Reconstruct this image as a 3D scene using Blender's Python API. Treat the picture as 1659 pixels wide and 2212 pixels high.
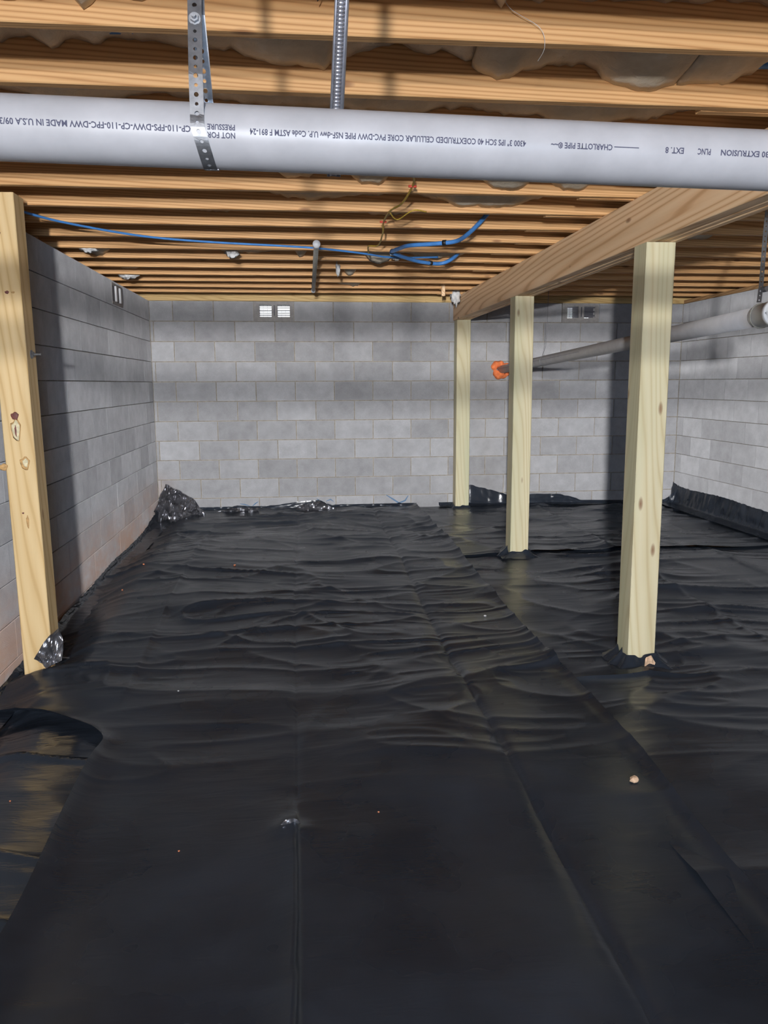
import bpy, bmesh, math, random
import numpy as np
from mathutils import Vector, Matrix
random.seed(7); RS = np.random.RandomState(11)
scene = bpy.context.scene
C = scene.collection
for o in list(bpy.data.objects): bpy.data.objects.remove(o)

# ------------------------------------------------------------------ camera, world, lights, exposure
cam = bpy.data.cameras.new('camera'); camo = bpy.data.objects.new('camera', cam); C.objects.link(camo)
cam.sensor_fit = 'HORIZONTAL'; cam.sensor_width = 36.0; cam.lens = 36.0*1700/1659
cam.clip_start = 0.05; cam.clip_end = 60
camo.matrix_world = Matrix(((0.99411636, 0.02198326, -0.10606321, 0), (-0.10821918, 0.1598758, -0.98118721, 0),
                            (-0.00461275, 0.98689233, 0.16131416, 0), (0, 0, 0, 1)))
scene.camera = camo
w = bpy.data.worlds.new('sky'); scene.world = w; w.use_nodes = True
w.node_tree.nodes['Background'].inputs[0].default_value = (0.9, 0.95, 1.0, 1)
w.node_tree.nodes['Background'].inputs[1].default_value = 3.0
scene.view_settings.view_transform = 'Standard'; scene.view_settings.look = 'None'
scene.view_settings.gamma = 1; scene.view_settings.use_curve_mapping = False
scene.view_settings.exposure = 0.0

def lamp(name, loc, target, power, size, color, falloff=None, size_y=None, kind='AREA'):
    l = bpy.data.lights.new(name, kind); o = bpy.data.objects.new(name, l); C.objects.link(o)
    l.energy = power; l.color = color
    if kind == 'AREA':
        l.size = size
        if size_y: l.shape = 'RECTANGLE'; l.size_y = size_y
    else:
        l.shadow_soft_size = size
    o.location = loc
    o.rotation_euler = (Vector(target)-Vector(loc)).to_track_quat('-Z', 'Y').to_euler()
    if falloff:
        l.use_nodes = True; nt = l.node_tree
        em = nt.nodes['Emission']; em.inputs[1].default_value = 1.0
        lf = nt.nodes.new('ShaderNodeLightFalloff'); lf.inputs[0].default_value = 1.0
        lf.inputs[1].default_value = 0.0
        nt.links.new(lf.outputs[falloff], em.inputs[1])
    return o
# twin-head work light standing behind the photographer, unseen bluish fill lamp added further back for near floor and left wall
lamp('work_light_low', (-0.35, -1.4, 0.25), (0.3, 8, 0.0), 20.5, 0.05, (1.0, 0.985, 0.97), 'Constant', kind='POINT')
lamp('work_light_high', (-0.35, -1.4, 0.52), (0.3, 8, 0.0), 14.5, 0.05, (1.0, 0.985, 0.97), 'Constant', kind='POINT')
lamp('rear_blue_fill', (0.5, -3.7, 0.2), (0.0, 0.6, -1.6), 115, 0.9, (0.48, 0.70, 1.0), None, 0.6)

# ------------------------------------------------------------------ helpers
def mesh_obj(name, verts, faces, mat=None, parent=None, smooth=False):
    me = bpy.data.meshes.new(name); me.from_pydata([tuple(v) for v in verts], [], faces); me.update()
    if mat: me.materials.append(mat)
    if smooth: me.polygons.foreach_set('use_smooth', [True]*len(me.polygons))
    o = bpy.data.objects.new(name, me); C.objects.link(o)
    if parent: o.parent = parent
    return o
def bm_obj(name, bm, mat=None, parent=None, smooth=False, loc=None):
    me = bpy.data.meshes.new(name); bmesh.ops.recalc_face_normals(bm, faces=bm.faces); bm.to_mesh(me); bm.free()
    if mat: me.materials.append(mat)
    if smooth: me.polygons.foreach_set('use_smooth', [True]*len(me.polygons))
    o = bpy.data.objects.new(name, me); C.objects.link(o)
    if parent: o.parent = parent
    if loc: o.location = loc
    return o
def tag(o, label=None, cat=None, group=None, kind=None):
    if label: o['label'] = label
    if cat: o['category'] = cat
    if group: o['group'] = group
    if kind: o['kind'] = kind
    return o
def box(bm, x0, x1, y0, y1, z0, z1, bev=0, seg=1):
    r = bmesh.ops.create_cube(bm, size=1)
    vs = r['verts']
    for v in vs:
        v.co = Vector(((x0+x1)/2+v.co.x*(x1-x0), (y0+y1)/2+v.co.y*(y1-y0), (z0+z1)/2+v.co.z*(z1-z0)))
    if bev:
        es = list({e for v in vs for e in v.link_edges})
        bmesh.ops.bevel(bm, geom=es, offset=bev, segments=seg, affect='EDGES')
def tube_geo(pts, r, n=10, cap=True, rf=None):
    P = [Vector(p) for p in pts]; V = []; F = []; prev = None
    for i, p in enumerate(P):
        t = (P[min(i+1, len(P)-1)]-P[max(i-1, 0)]).normalized()
        if prev is None:
            a = Vector((0, 0, 1)) if abs(t.z) < .9 else Vector((1, 0, 0)); u = t.cross(a).normalized()
        else:
            u = (prev - t*prev.dot(t)).normalized()
        prev = u; v = t.cross(u); rr = rf(i) if rf else r
        for k in range(n):
            a = 2*math.pi*k/n; V.append(p+u*math.cos(a)*rr+v*math.sin(a)*rr)
    for i in range(len(P)-1):
        for k in range(n):
            F.append((i*n+k, i*n+(k+1) % n, (i+1)*n+(k+1) % n, (i+1)*n+k))
    if cap:
        F.append(tuple(range(n-1, -1, -1))); F.append(tuple((len(P)-1)*n+k for k in range(n)))
    return V, F
def tube(name, pts, r, mat, parent=None, n=10, rf=None):
    V, F = tube_geo(pts, r, n, True, rf); return mesh_obj(name, V, F, mat, parent, True)
def spline(pts, m=8):
    P = [Vector(p) for p in pts]; out = []
    for i in range(len(P)-1):
        p0 = P[max(i-1, 0)]; p1 = P[i]; p2 = P[i+1]; p3 = P[min(i+2, len(P)-1)]
        for k in range(m):
            t = k/m
            out.append(.5*((2*p1)+(p2-p0)*t+(2*p0-5*p1+4*p2-p3)*t*t+(3*p1-p0-3*p2+p3)*t**3))
    out.append(P[-1]); return out

# numpy value noise
_T = RS.rand(256, 256)
def vnoise(x, y, s=0):
    x = np.asarray(x, float)+s*17.31; y = np.asarray(y, float)+s*7.77
    xi = np.floor(x).astype(int); yi = np.floor(y).astype(int); fx = x-xi; fy = y-yi
    fx = fx*fx*fx*(fx*(fx*6-15)+10); fy = fy*fy*fy*(fy*(fy*6-15)+10)
    g = lambda a, b: _T[a % 256, b % 256]
    return (g(xi, yi)*(1-fx)+g(xi+1, yi)*fx)*(1-fy)+(g(xi, yi+1)*(1-fx)+g(xi+1, yi+1)*fx)*fy
def ridge(x, y, s=0):
    return 1-np.abs(2*vnoise(x, y, s)-1)
def sstep(a, b, x):
    t = np.clip((x-a)/(b-a), 0, 1); return t*t*(3-2*t)

# ------------------------------------------------------------------ materials
class N:
    def __init__(s, name, rough=.6, metal=0, spec=.5):
        m = bpy.data.materials.new(name); m.use_nodes = True; s.m = m; s.t = m.node_tree
        s.b = s.t.nodes['Principled BSDF']; s.b.inputs['Roughness'].default_value = rough
        s.b.inputs['Metallic'].default_value = metal; s.b.inputs['Specular IOR Level'].default_value = spec
    def n(s, typ, **k):
        nd = s.t.nodes.new(typ)
        for a, v in k.items():
            if a.startswith('i_'): nd.inputs[a[2:].replace('_', ' ')].default_value = v
            else: setattr(nd, a, v)
        return nd
    def l(s, a, b): s.t.links.new(a, b)
    def coords(s, kind='Object', scale=(1, 1, 1), rnd=True):
        tc = s.n('ShaderNodeTexCoord'); mp = s.n('ShaderNodeMapping'); mp.inputs['Scale'].default_value = scale
        if rnd:
            oi = s.n('ShaderNodeObjectInfo'); mu = s.n('ShaderNodeVectorMath', operation='MULTIPLY_ADD')
            s.l(oi.outputs['Random'], mu.inputs[0]); mu.inputs[1].default_value = (37., 53., 71.)
            s.l(tc.outputs[kind], mu.inputs[2]); s.l(mu.outputs[0], mp.inputs[0])
        else: s.l(tc.outputs[kind], mp.inputs[0])
        return mp.outputs[0]
    def noise(s, vec, scale, detail=3, rough=.5, dist=0):
        nd = s.n('ShaderNodeTexNoise'); nd.inputs['Scale'].default_value = scale; nd.inputs['Detail'].default_value = detail
        nd.inputs['Roughness'].default_value = rough; nd.inputs['Distortion'].default_value = dist
        s.l(vec, nd.inputs['Vector']); return nd.outputs['Fac']
    def ramp(s, fac, stops):
        nd = s.n('ShaderNodeValToRGB'); cr = nd.color_ramp
        while len(cr.elements) < len(stops): cr.elements.new(.5)
        for e, (p, c) in zip(cr.elements, stops): e.position = p; e.color = (*c, 1) if len(c) == 3 else c
        s.l(fac, nd.inputs[0]); return nd.outputs[0]
    def mix(s, fac, a, b, mode='MIX'):
        nd = s.n('ShaderNodeMix', data_type='RGBA', blend_type=mode)
        for i, v in ((0, fac), (6, a), (7, b)):
            if isinstance(v, (int, float)): nd.inputs[i].default_value = v
            elif isinstance(v, tuple): nd.inputs[i].default_value = (*v, 1)
            else: s.l(v, nd.inputs[i])
        return nd.outputs[2]
    def bump(s, h, strength, dist=.01):
        nd = s.n('ShaderNodeBump'); nd.inputs['Strength'].default_value = strength; nd.inputs['Distance'].default_value = dist
        s.l(h, nd.inputs['Height']); s.l(nd.outputs[0], s.b.inputs['Normal']); return nd
    def col(s, c):
        if isinstance(c, tuple): s.b.inputs['Base Color'].default_value = (*c, 1)
        else: s.l(c, s.b.inputs['Base Color'])
        return s

def wood(name, light, mid, dark, axis, ring=26., rough=.6, knots=True, green=None, st=.09, ds=16.):
    m = N(name, rough, 0, .3)
    sc = [1, 1, 1]; sc[axis] = st
    v = m.coords('Object', tuple(sc))
    warp = m.noise(v, 5, 2, .5)
    wv = m.n('ShaderNodeTexWave', wave_type='BANDS', bands_direction='DIAGONAL', wave_profile='SIN')
    wv.inputs['Scale'].default_value = ring; wv.inputs['Distortion'].default_value = ds
    wv.inputs['Detail'].default_value = 1.5; wv.inputs['Detail Scale'].default_value = .42; wv.inputs['Detail Roughness'].default_value = .35
    m.l(v, wv.inputs['Vector'])
    g = m.ramp(wv.outputs['Fac'], [(0, light), (.5, tuple((a+b)/2 for a, b in zip(light, mid))), (.85, mid), (1, dark)])
    fs = [90, 90, 90]; fs[axis] = 3
    v2 = m.coords('Object', tuple(fs)); fib = m.noise(v2, 1, 3, .6)
    c = m.mix(.25, g, m.ramp(fib, [(.3, mid), (.7, light)]))
    tone = m.ramp(m.noise(v, 9, 2, .5), [(.3, (.86, .84, .80)), (.7, (1.04, 1.03, 1.02))])
    c = m.mix(.8, c, tone, 'MULTIPLY')
    if green: c = m.mix(m.ramp(warp, [(.40, (0, 0, 0)), (.7, (.7, .7, .7))]), c, green)
    if knots:
        ks = [6.5, 6.5, 6.5]; ks[axis] = 2.3
        vk = m.coords('Object', tuple(ks))
        vo = m.n('ShaderNodeTexVoronoi'); vo.inputs['Scale'].default_value = 1; m.l(vk, vo.inputs['Vector'])
        k = m.ramp(vo.outputs['Distance'], [(0, (.9, .9, .9)), (.05, (.6, .6, .6)), (.09, (0, 0, 0))])
        c = m.mix(k, c, (.20, .085, .04))
    m.col(c); m.bump(fib, .25, .002)
    return m.m
M = {}
M['joist'] = wood('pine_joist', (.74, .44, .205), (.60, .325, .135), (.42, .20, .075), 0, 44, st=.035, ds=9.)
M['rim'] = wood('pale_pine_plate', (.66, .47, .22), (.58, .40, .17), (.46, .29, .11), 0)
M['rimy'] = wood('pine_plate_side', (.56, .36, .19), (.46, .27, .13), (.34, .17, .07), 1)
M['beam'] = wood('pine_beam', (.93, .68, .44), (.83, .55, .32), (.58, .32, .15), 1, 16, st=.055, ds=18.)
M['post'] = wood('treated_post', (.66, .60, .42), (.60, .53, .34), (.52, .43, .26), 2, 16, green=(.50, .51, .34))
M['postwarm'] = wood('treated_post_warm', (.74, .56, .31), (.68, .49, .25), (.57, .38, .17), 2, 14, ds=13.)

def m_block():
    m = N('concrete_block', .9, 0, .2); m.b.inputs['Diffuse Roughness'].default_value = 1.0
    oi = m.n('ShaderNodeObjectInfo')
    base = m.ramp(oi.outputs['Random'], [(0, (.39, .392, .41)), (.25, (.435, .438, .458)), (.7, (.475, .478, .50)), (1, (.53, .535, .56))])
    v = m.coords('Object', (1, 1, 1)); n1 = m.noise(v, 9, 3, .6); n2 = m.noise(v, 260, 2, .6)
    c = m.mix(.5, base, m.ramp(n1, [(.3, (.62, .61, .61)), (.7, (1.0, 1.0, 1.0))]), 'MULTIPLY')
    c = m.mix(.35, c, m.ramp(n2, [(.3, (.6, .6, .6)), (.65, (1.1, 1.1, 1.1))]), 'MULTIPLY')
    # red clay splashed up the foot of the walls
    g = m.n('ShaderNodeNewGeometry'); sx = m.n('ShaderNodeSeparateXYZ'); m.l(g.outputs['Position'], sx.inputs[0])
    zr = m.n('ShaderNodeMapRange'); zr.inputs[1].default_value = -.86; zr.inputs[2].default_value = -1.42; m.l(sx.outputs[2], zr.inputs[0])
    xr = m.n('ShaderNodeMapRange'); xr.inputs[1].default_value = -1.25; xr.inputs[2].default_value = -1.45; m.l(sx.outputs[0], xr.inputs[0])
    mu = m.n('ShaderNodeMath', operation='MULTIPLY'); m.l(zr.outputs[0], mu.inputs[0]); m.l(xr.outputs[0], mu.inputs[1])
    mp = m.n('ShaderNodeMapping'); mp.inputs['Scale'].default_value = (1, 1.2, 3); m.l(g.outputs['Position'], mp.inputs[0])
    n3 = m.noise(mp.outputs[0], 2.4, 3, .6)
    mu2 = m.n('ShaderNodeMath', operation='MULTIPLY', use_clamp=True); m.l(mu.outputs[0], mu2.inputs[0])
    m.l(m.ramp(n3, [(.3, (.25, .25, .25)), (.62, (1.25, 1.25, 1.25))]), mu2.inputs[1])
    c = m.mix(mu2.outputs[0], c, (.44, .31, .25))
    m.col(c); m.bump(n2, .4, .003); return m.m
M['block'] = m_block()
def m_simple(name, col, rough=.6, metal=0, nscale=0, var=.25, bump=0, spec=.5):
    m = N(name, rough, metal, spec)
    if nscale:
        v = m.coords('Object'); n = m.noise(v, nscale, 4, .6)
        c = m.ramp(n, [(.3, tuple(x*(1-var) for x in col)), (.7, tuple(min(1, x*(1+var)) for x in col))])
        m.col(c)
        if bump: m.bump(n, bump, .01)
    else: m.col(col)
    return m.m
M['mortar'] = m_simple('mortar', (.29, .262, .222), .95, 0, 30, .25, .5, .2)
M['pvc'] = m_simple('grey_white_pvc', (.475, .47, .49), .42, 0, 14, .08, 0)
M['pvcwhite'] = m_simple('white_pvc', (.72, .74, .78), .35, 0, 10, .05, 0)
M['ink'] = m_simple('printed_ink', (.07, .07, .12), .7)
M['steel'] = m_simple('galvanised_steel', (.26, .265, .28), .42, .75, 60, .25, 0)
M['rod'] = m_simple('zinc_rod', (.36, .37, .42), .38, .7, 60, .2, 0)
M['darksteel'] = m_simple('dull_grey_metal', (.30, .29, .26), .55, .3, 20, .15, 0)
M['blue'] = m_simple('blue_plastic', (.07, .24, .60), .4, 0, 20, .15, 0)
M['yellow'] = m_simple('yellow_wire', (.55, .36, .05), .5, 0, 60, .25, 0)
M['blackp'] = m_simple('black_clip', (.012, .012, .014), .5)
M['redc'] = m_simple('red_wire_cap', (.6, .08, .05), .5)
M['foam'] = m_simple('orange_foam', (.88, .21, .07), .85, 0, 25, .3, .8)
M['tuft'] = m_simple('white_fibre', (.62, .62, .62), .9, 0, 40, .2, .8)
M['vent'] = m_simple('vent_cast', (.30, .285, .28), .8, 0, 30, .15, .2)
M['ventwhite'] = m_simple('vent_slat_white', (.62, .62, .64), .6)
M['ventdark'] = m_simple('vent_slat', (.10, .10, .12), .6)
M['chalk'] = m_simple('blue_chalk', (.12, .21, .34), .95)
M['stone'] = m_simple('tan_stone', (.62, .42, .28), .85, 0, 60, .25, .4)
M['clay'] = m_simple('orange_clay', (.62, .22, .10), .9, 0, 60, .25, .4)
M['osb'] = m_simple('subfloor', (.30, .19, .10), .9, 0, 12, .3, .2, .2)
M['soil'] = m_simple('soil', (.16, .09, .06), .95, 0, 8, .3, .4, .1)
M['plain'] = m_simple('plain_concrete', (.26, .26, .27), .95, 0, 6, .2, .2, .2)
def m_batt():
    m = N('insulation_facing', .75, 0, .3)
    v = m.coords('Object', (1, 1, 1)); n = m.noise(v, 7, 4, .6); n2 = m.noise(v, 26, 3, .6, 1)
    c = m.ramp(n, [(.3, (.55, .47, .36)), (.6, (.70, .62, .50)), (.78, (.82, .79, .72))])
    m.col(c); m.bump(n2, .5, .012); return m.m
M['batt'] = m_batt()
def m_poly(name, bluish=(.020, .0255, .036), rough=.27, bs=.13):
    m = N(name, rough, 0, .42)
    v = m.coords('Object', (1.2, 5.5, 1), False); n = m.noise(v, 3.5, 4, .55, .5)
    v2 = m.coords('Object', (1, 1, 1), False); n2 = m.noise(v2, 2.2, 3, .6)
    m.col(m.ramp(n2, [(.35, tuple(x*.8 for x in bluish)), (.7, tuple(x*1.35 for x in bluish))]))
    r = m.ramp(n2, [(.3, (rough-.06,)*3), (.7, (rough+.09,)*3)]); m.l(r, m.b.inputs['Roughness'])
    m.bump(n, bs, .012); return m.m
M['poly'] = m_poly('black_polyethylene')
M['polygloss'] = m_poly('glossy_black_polyethylene', rough=.17, bs=.3)
M['polyflap'] = m_poly('black_polyethylene_upturned', rough=.22, bs=.6)

# ------------------------------------------------------------------ setting
XL, XR, YB, ZT, YF = -1.47, 4.18, 8.37, .835, -4.2
CH = .2025; BL = .4065; JB = .872          # course height, block length, joist bottom
def zbase(x, y):
    z = np.interp(y, [-4, 0, 3.6, 6, 8.4], [-1.44, -1.42, -1.402, -1.337, -1.312])
    return z - .085*sstep(-1.08, -1.42, x) - .02*sstep(2.6, 4.0, x)*sstep(5, 8, y)
bm = bmesh.new(); box(bm, XL-.3, XR+.3, YF-.2, YB+.3, -1.85, -1.62)
tag(bm_obj('floor', bm, M['soil']), 'bare earth ground under the black plastic sheeting', kind='structure')

VENTS = [(-.4265, -.020), (2.8255, 3.232)]
bm = bmesh.new()
D = .012
box(bm, XL-.2, XR+.2, YB+D, YB+.2, -1.62, ZT-CH)
xs = XL-.2
for a, b in VENTS:
    box(bm, xs, a, YB+D, YB+.2, ZT-CH, ZT); xs = b
box(bm, xs, XR+.2, YB+D, YB+.2, ZT-CH, ZT)
wall_back = tag(bm_obj('wall_back', bm, M['mortar']), 'far concrete block wall with two foundation vents', kind='structure')
bm = bmesh.new(); box(bm, XL-.2, XL-D, YF, YB+D, -1.62, ZT)
wall_left = tag(bm_obj('wall_left', bm, M['mortar']), 'left concrete block wall stained with red clay at its foot', kind='structure')
bm = bmesh.new(); box(bm, XR+D, XR+.2, YF, YB+D, -1.62, ZT)
wall_right = tag(bm_obj('wall_right', bm, M['mortar']), 'right concrete block wall', kind='structure')
bm = bmesh.new()
box(bm, XL-.2, -.4, YF-.2, YF, -1.62, 1.1); box(bm, 1.0, XR+.2, YF-.2, YF, -1.62, 1.1)
box(bm, -.4, 1.0, YF-.2, YF, .5, 1.1); box(bm, -.4, 1.0, YF-.2, YF, -1.62, -.9)
tag(bm_obj('wall_front', bm, M['plain']), 'block wall behind the viewer with an access opening', kind='structure')

_bc = {}
def block_mesh(wd, gap=.005, e=.005, hg=.010):
    k = (round(wd, 3), gap)
    if k not in _bc:
        bm = bmesh.new(); h = CH-hg; t = .05; a = wd/2-gap
        # bevelled front, open back: 5 visible faces
        f = [(-a+e, 0, -h/2+e), (a-e, 0, -h/2+e), (a-e, 0, h/2-e), (-a+e, 0, h/2-e)]
        s = [(-a, e, -h/2), (a, e, -h/2), (a, e, h/2), (-a, e, h/2)]
        b = [(-a, t, -h/2), (a, t, -h/2), (a, t, h/2), (-a, t, h/2)]
        V = [bm.verts.new(p) for p in f+s+b]
        bm.faces.new(V[0:4])
        for i in range(4):
            j = (i+1) % 4
            bm.faces.new((V[i], V[j], V[4+j], V[4+i])); bm.faces.new((V[4+i], V[4+j], V[8+j], V[8+i]))
        bm.faces.new(V[8:12])
        bmesh.ops.recalc_face_normals(bm, faces=bm.faces)
        me = bpy.data.meshes.new('concrete_block'); bm.to_mesh(me); bm.free(); me.materials.append(M['block']); _bc[k] = me
    return _bc[k]
def lay(wall, u0, u1, place, phase, rows=12, skip=(), bk=()):
    for r in range(rows):
        z = ZT-CH*(r+.5)
        ph = phase + (0 if r % 2 == 0 else BL/2+.007)
        n = math.floor((u0-ph)/BL); e = ph+n*BL
        while e < u1-.01:
            a, b = max(e, u0), min(e+BL, u1); e += BL
            if b-a < .03: continue
            if r == 0 and any(abs(a-s[0]) < .03 for s in skip): continue
            o = bpy.data.objects.new('concrete_block', block_mesh(b-a, *bk)); C.objects.link(o); o.parent = wall
            place(o, (a+b)/2, z)
def pb(o, u, z): o.location = (u, YB+random.uniform(-.0015, .0015), z)
def pl(o, u, z): o.location = (XL+random.uniform(-.0015, .0015), u, z); o.rotation_euler = (0, 0, math.pi/2)
def pr(o, u, z): o.location = (XR+random.uniform(-.0015, .0015), u, z); o.rotation_euler = (0, 0, -math.pi/2)
lay(wall_back, XL, XR, pb, -.0200, skip=VENTS)
lay(wall_left, .6, YB, pl, .02, bk=(.0008, .0012, .006))
lay(wall_right, 2.6, YB, pr, .11, bk=(.0015, .002, .006))
def smear(wall, pts, n):
    return
# blue chalk marks on the lowest courses
def stroke(pts, wd, name, label):
    V = []; F = []
    for i, p in enumerate(pts):
        q0 = pts[max(i-1, 0)]; q1 = pts[min(i+1, len(pts)-1)]
        dx, dz = q1[0]-q0[0], q1[1]-q0[1]; l = math.hypot(dx, dz); nx, nz = -dz/l*wd/2, dx/l*wd/2
        ww = 1 if 0 < i < len(pts)-1 else .4
        for y in (YB-.004, YB+.001):
            V += [(p[0]+nx*ww, y, p[1]+nz*ww), (p[0]-nx*ww, y, p[1]-nz*ww)]
    for i in range(len(pts)-1):
        a = 4*i; F += [(a, a+1, a+5, a+4), (a+2, a+6, a+7, a+3), (a, a+4, a+6, a+2), (a+1, a+3, a+7, a+5)]
    F += [(0, 2, 3, 1), (4*len(pts)-4, 4*len(pts)-3, 4*len(pts)-1, 4*len(pts)-2)]
    return V, F
def chalk(strokes, wd, label):
    V, F = [], []
    for s in strokes:
        v, f = stroke(s, wd, '', ''); F += [tuple(i+len(V) for i in q) for q in f]; V += v
    o = mesh_obj('chalk_mark', V, F, M['chalk'], wall_back); o['label'] = label
chalk([[(.93, -1.19), (1.0, -1.235), (1.06, -1.275), (1.12, -1.30)], [(1.17, -1.20), (1.135, -1.255), (1.07, -1.28), (1.02, -1.31), (.96, -1.325)]], .016, 'blue chalk X')
chalk([[(-.63, -1.255), (-.58, -1.262), (-.53, -1.28)], [(-.44, -1.235), (-.47, -1.255), (-.50, -1.28)]], .012, 'faint blue chalk check')
chalk([[(.18, -1.215), (.21, -1.235), (.24, -1.25)], [(.28, -1.245), (.33, -1.225), (.36, -1.25)]], .012, 'small blue chalk squiggle')

# ceiling: subfloor with every joist as a part
bm = bmesh.new(); box(bm, XL-.2, XR+.2, YF, YB+.2, JB+.235, JB+.255)
ceiling = tag(bm_obj('ceiling', bm, M['osb']), 'underside of the floor deck carried by pine joists', kind='structure')
def board(name, x0, x1, y0, y1, z0, z1, mat, parent, axis=0, seg=24, wob=.0018, bev=.003, dist=None):
    """sawn board with eased edges and slightly wandering faces, long along axis"""
    a = [x0, y0, z0]; b = [x1, y1, z1]; c = [(p+q)/2 for p, q in zip(a, b)]; h = [(q-p)/2 for p, q in zip(a, b)]
    u, v = [i for i in range(3) if i != axis]
    prof = [(-h[u]+bev, -h[v]), (h[u]-bev, -h[v]), (h[u], -h[v]+bev), (h[u], h[v]-bev), (h[u]-bev, h[v]), (-h[u]+bev, h[v]), (-h[u], h[v]-bev), (-h[u], -h[v]+bev)]
    V, F = [], []; ph = random.random()*10
    for i in range(seg+1):
        t = -h[axis]+2*h[axis]*i/seg
        du = wob*math.sin(t*2.1+ph)+random.uniform(-wob, wob)*.25; dv = wob*.8*math.sin(t*1.7+ph*2)+random.uniform(-wob, wob)*.3
        for p in prof:
            q = [0, 0, 0]; q[axis] = t; q[u] = p[0]+du; q[v] = p[1]+dv; V.append(q)
    for i in range(seg):
        for k in range(8):
            F.append((i*8+k, i*8+(k+1) % 8, (i+1)*8+(k+1) % 8, (i+1)*8+k))
    F += [tuple(range(7, -1, -1)), tuple(seg*8+k for k in range(8))]
    if axis == 1: F = [tuple(reversed(f)) for f in F]
    o = mesh_obj(name, V, F, mat, parent); o.location = c
    return o
JY = {}
for k in range(-14, 15):
    y = 2.16+.4117*k; JY[k] = y
    board('floor_joist', XL-.15, 1.83+random.uniform(-.01, .02), y, y+.038, JB, JB+.235, M['joist'], ceiling)
    board('floor_joist', 1.36+random.uniform(-.06, .05), XR+.15, y+.039, y+.077, JB-.0005, JB+.2345, M['joist'], ceiling, seg=16)
board('rim_joist', XL-.19, XL-.152, YF, YB+.2, JB-.04, JB+.235, M['rimy'], ceiling, 1)
board('rim_joist', XR+.152, XR+.19, YF, YB+.2, JB-.04, JB+.235, M['rimy'], ceiling, 1)
board('rim_joist', XL-.15, XR+.15, YB+.03, YB+.068, JB, JB+.235, M['rim'], ceiling)
plate = tag(board('trim_1', XL-.2, 1.35, YB+.003, YB+.15, ZT, JB, M['rim'], None), 'pale treated sill plate on top of the far wall, left part', kind='structure')
tag(board('trim_2', 1.352, XR+.2, YB+.003, YB+.15, ZT, JB, M['rim'], None), 'pale treated sill plate on top of the far wall, right part', kind='structure')
tag(board('trim_3', XL-.17, XL-.09, .0, YB, ZT, JB, M['rimy'], None, 1), 'sill plate set back on top of the left wall', kind='structure')
tag(board('trim_4', XR+.002, XR+.15, .0, YB, ZT, JB, M['rimy'], None, 1), 'sill plate on top of the right wall', kind='structure')
for x in (-1.29, .10, 1.12):      # anchor bolts through the plate
    bm = bmesh.new()
    for zz, r in ((ZT+.012, .012), (ZT+.026, .009)):
        bmesh.ops.create_uvsphere(bm, u_segments=8, v_segments=6, radius=r, matrix=Matrix.Translation((x, YB-.002, zz)))
    bm_obj('plate_bolt', bm, M['steel'], plate)

# ------------------------------------------------------------------ beam and posts
BX0, BX1 = 1.64, 1.788
beam = tag(board('ply', BX0, BX0+.038, -1.5, 8.34, .645, JB-.001, M['beam'], None, 1, 60), None)
root = bpy.data.objects.new('support_beam', None); C.objects.link(root); root.location = (1.7, 3.4, .645)
tag(root, 'built-up pine beam running away under the joists on three posts', 'beam')
def adopt(o, r):
    o.parent = r; o.matrix_parent_inverse = Matrix.Translation(-Vector(r.location)); return o
adopt(beam, root)
for i, dz in ((1, .003), (2, .001), (3, -.0015)):
    adopt(board('ply', BX0+.037*i+.001, BX0+.037*(i+1)-(.001 if i < 3 else 0), -1.5, 8.34-.01*i, .645+dz, JB-.001, M['beam'], None, 1, 60), root)
def post(x0, y0, zb, zt, mat, label, w=.143, lean=0, name='wooden_post'):
    o = board(name, x0, x0+w, y0, y0+w, zb, zt, mat, None, 2, 30, .0012, .004)
    if lean: o.rotation_euler = (0, lean, 0)
    return tag(o, label, 'post')
post(1.633, 3.66, -1.46, .644, M['post'], 'large greenish treated post nearest on the right, flat top under the beam', .142)
post(1.648, 5.96, -1.39, .644, M['post'], 'middle yellow treated post under the beam with orange pipe foam to its left', .146)
post(1.655, 8.20, -1.36, .644, M['post'], 'thin looking farthest post against the back wall at the beam end', .146)
lp = post(-1.405, 3.95, -1.50, .871, M['postwarm'], 'warm yellow knotty post at the left edge beside the left wall', .14)
lp.rotation_euler = (0, math.radians(-.4), 0)
# knots of the left post
def disc_knot(x, z, rx, rz, mat, y):
    bm = bmesh.new(); bmesh.ops.create_icosphere(bm, subdivisions=2, radius=1)
    for v in bm.verts: v.co = Vector((v.co.x*rx*(1+.25*math.sin(v.co.z*5)), v.co.y*.0025, v.co.z*rz*(1+.2*math.sin(v.co.x*4))))
    o = bm_obj('knot', bm, mat, None, True, (x, y, z)); return o
M['knotd'] = m_simple('dark_knot', (.16, .05, .04), .6, 0, 60, .4)
M['knotl'] = m_simple('pale_knot', (.66, .58, .38), .7, 0, 60, .25)
M['knoto'] = m_simple('amber_knot', (.50, .30, .12), .7, 0, 60, .25)
def kn(x, z, rx, rz, mat, y=3.659):
    f = 1.08; x, z, rx, rz, y = x*f+.02, z*f, rx*f, rz*f, y+.29
    o = disc_knot(x, z, rx, rz, M[mat], y)
    o.parent = lp; o.matrix_parent_inverse = Matrix.Translation(-Vector(lp.location))
kn(-1.262, -.135, .017, .018, 'knotd'); kn(-1.262, -.195, .022, .05, 'knoto'); kn(-1.262, -.197, .018, .045, 'knotl', 3.658); kn(-1.262, -.20, .005, .028, 'knotd', 3.657)
kn(-1.236, -.345, .021, .03, 'knoto'); kn(-1.233, -.343, .012, .02, 'knotl', 3.6575); kn(-1.33, -.36, .02, .016, 'knoto')
kn(-1.262, -.57, .005, .004, 'knotd'); kn(-1.245, -.61, .006, .03, 'knoto')
kn(-1.25, .395, .009, .007, 'knotd'); kn(-1.225, .395, .008, .004, 'knoto'); kn(-1.26, .64, .005, .005, 'knotd')
bm = bmesh.new()
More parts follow.
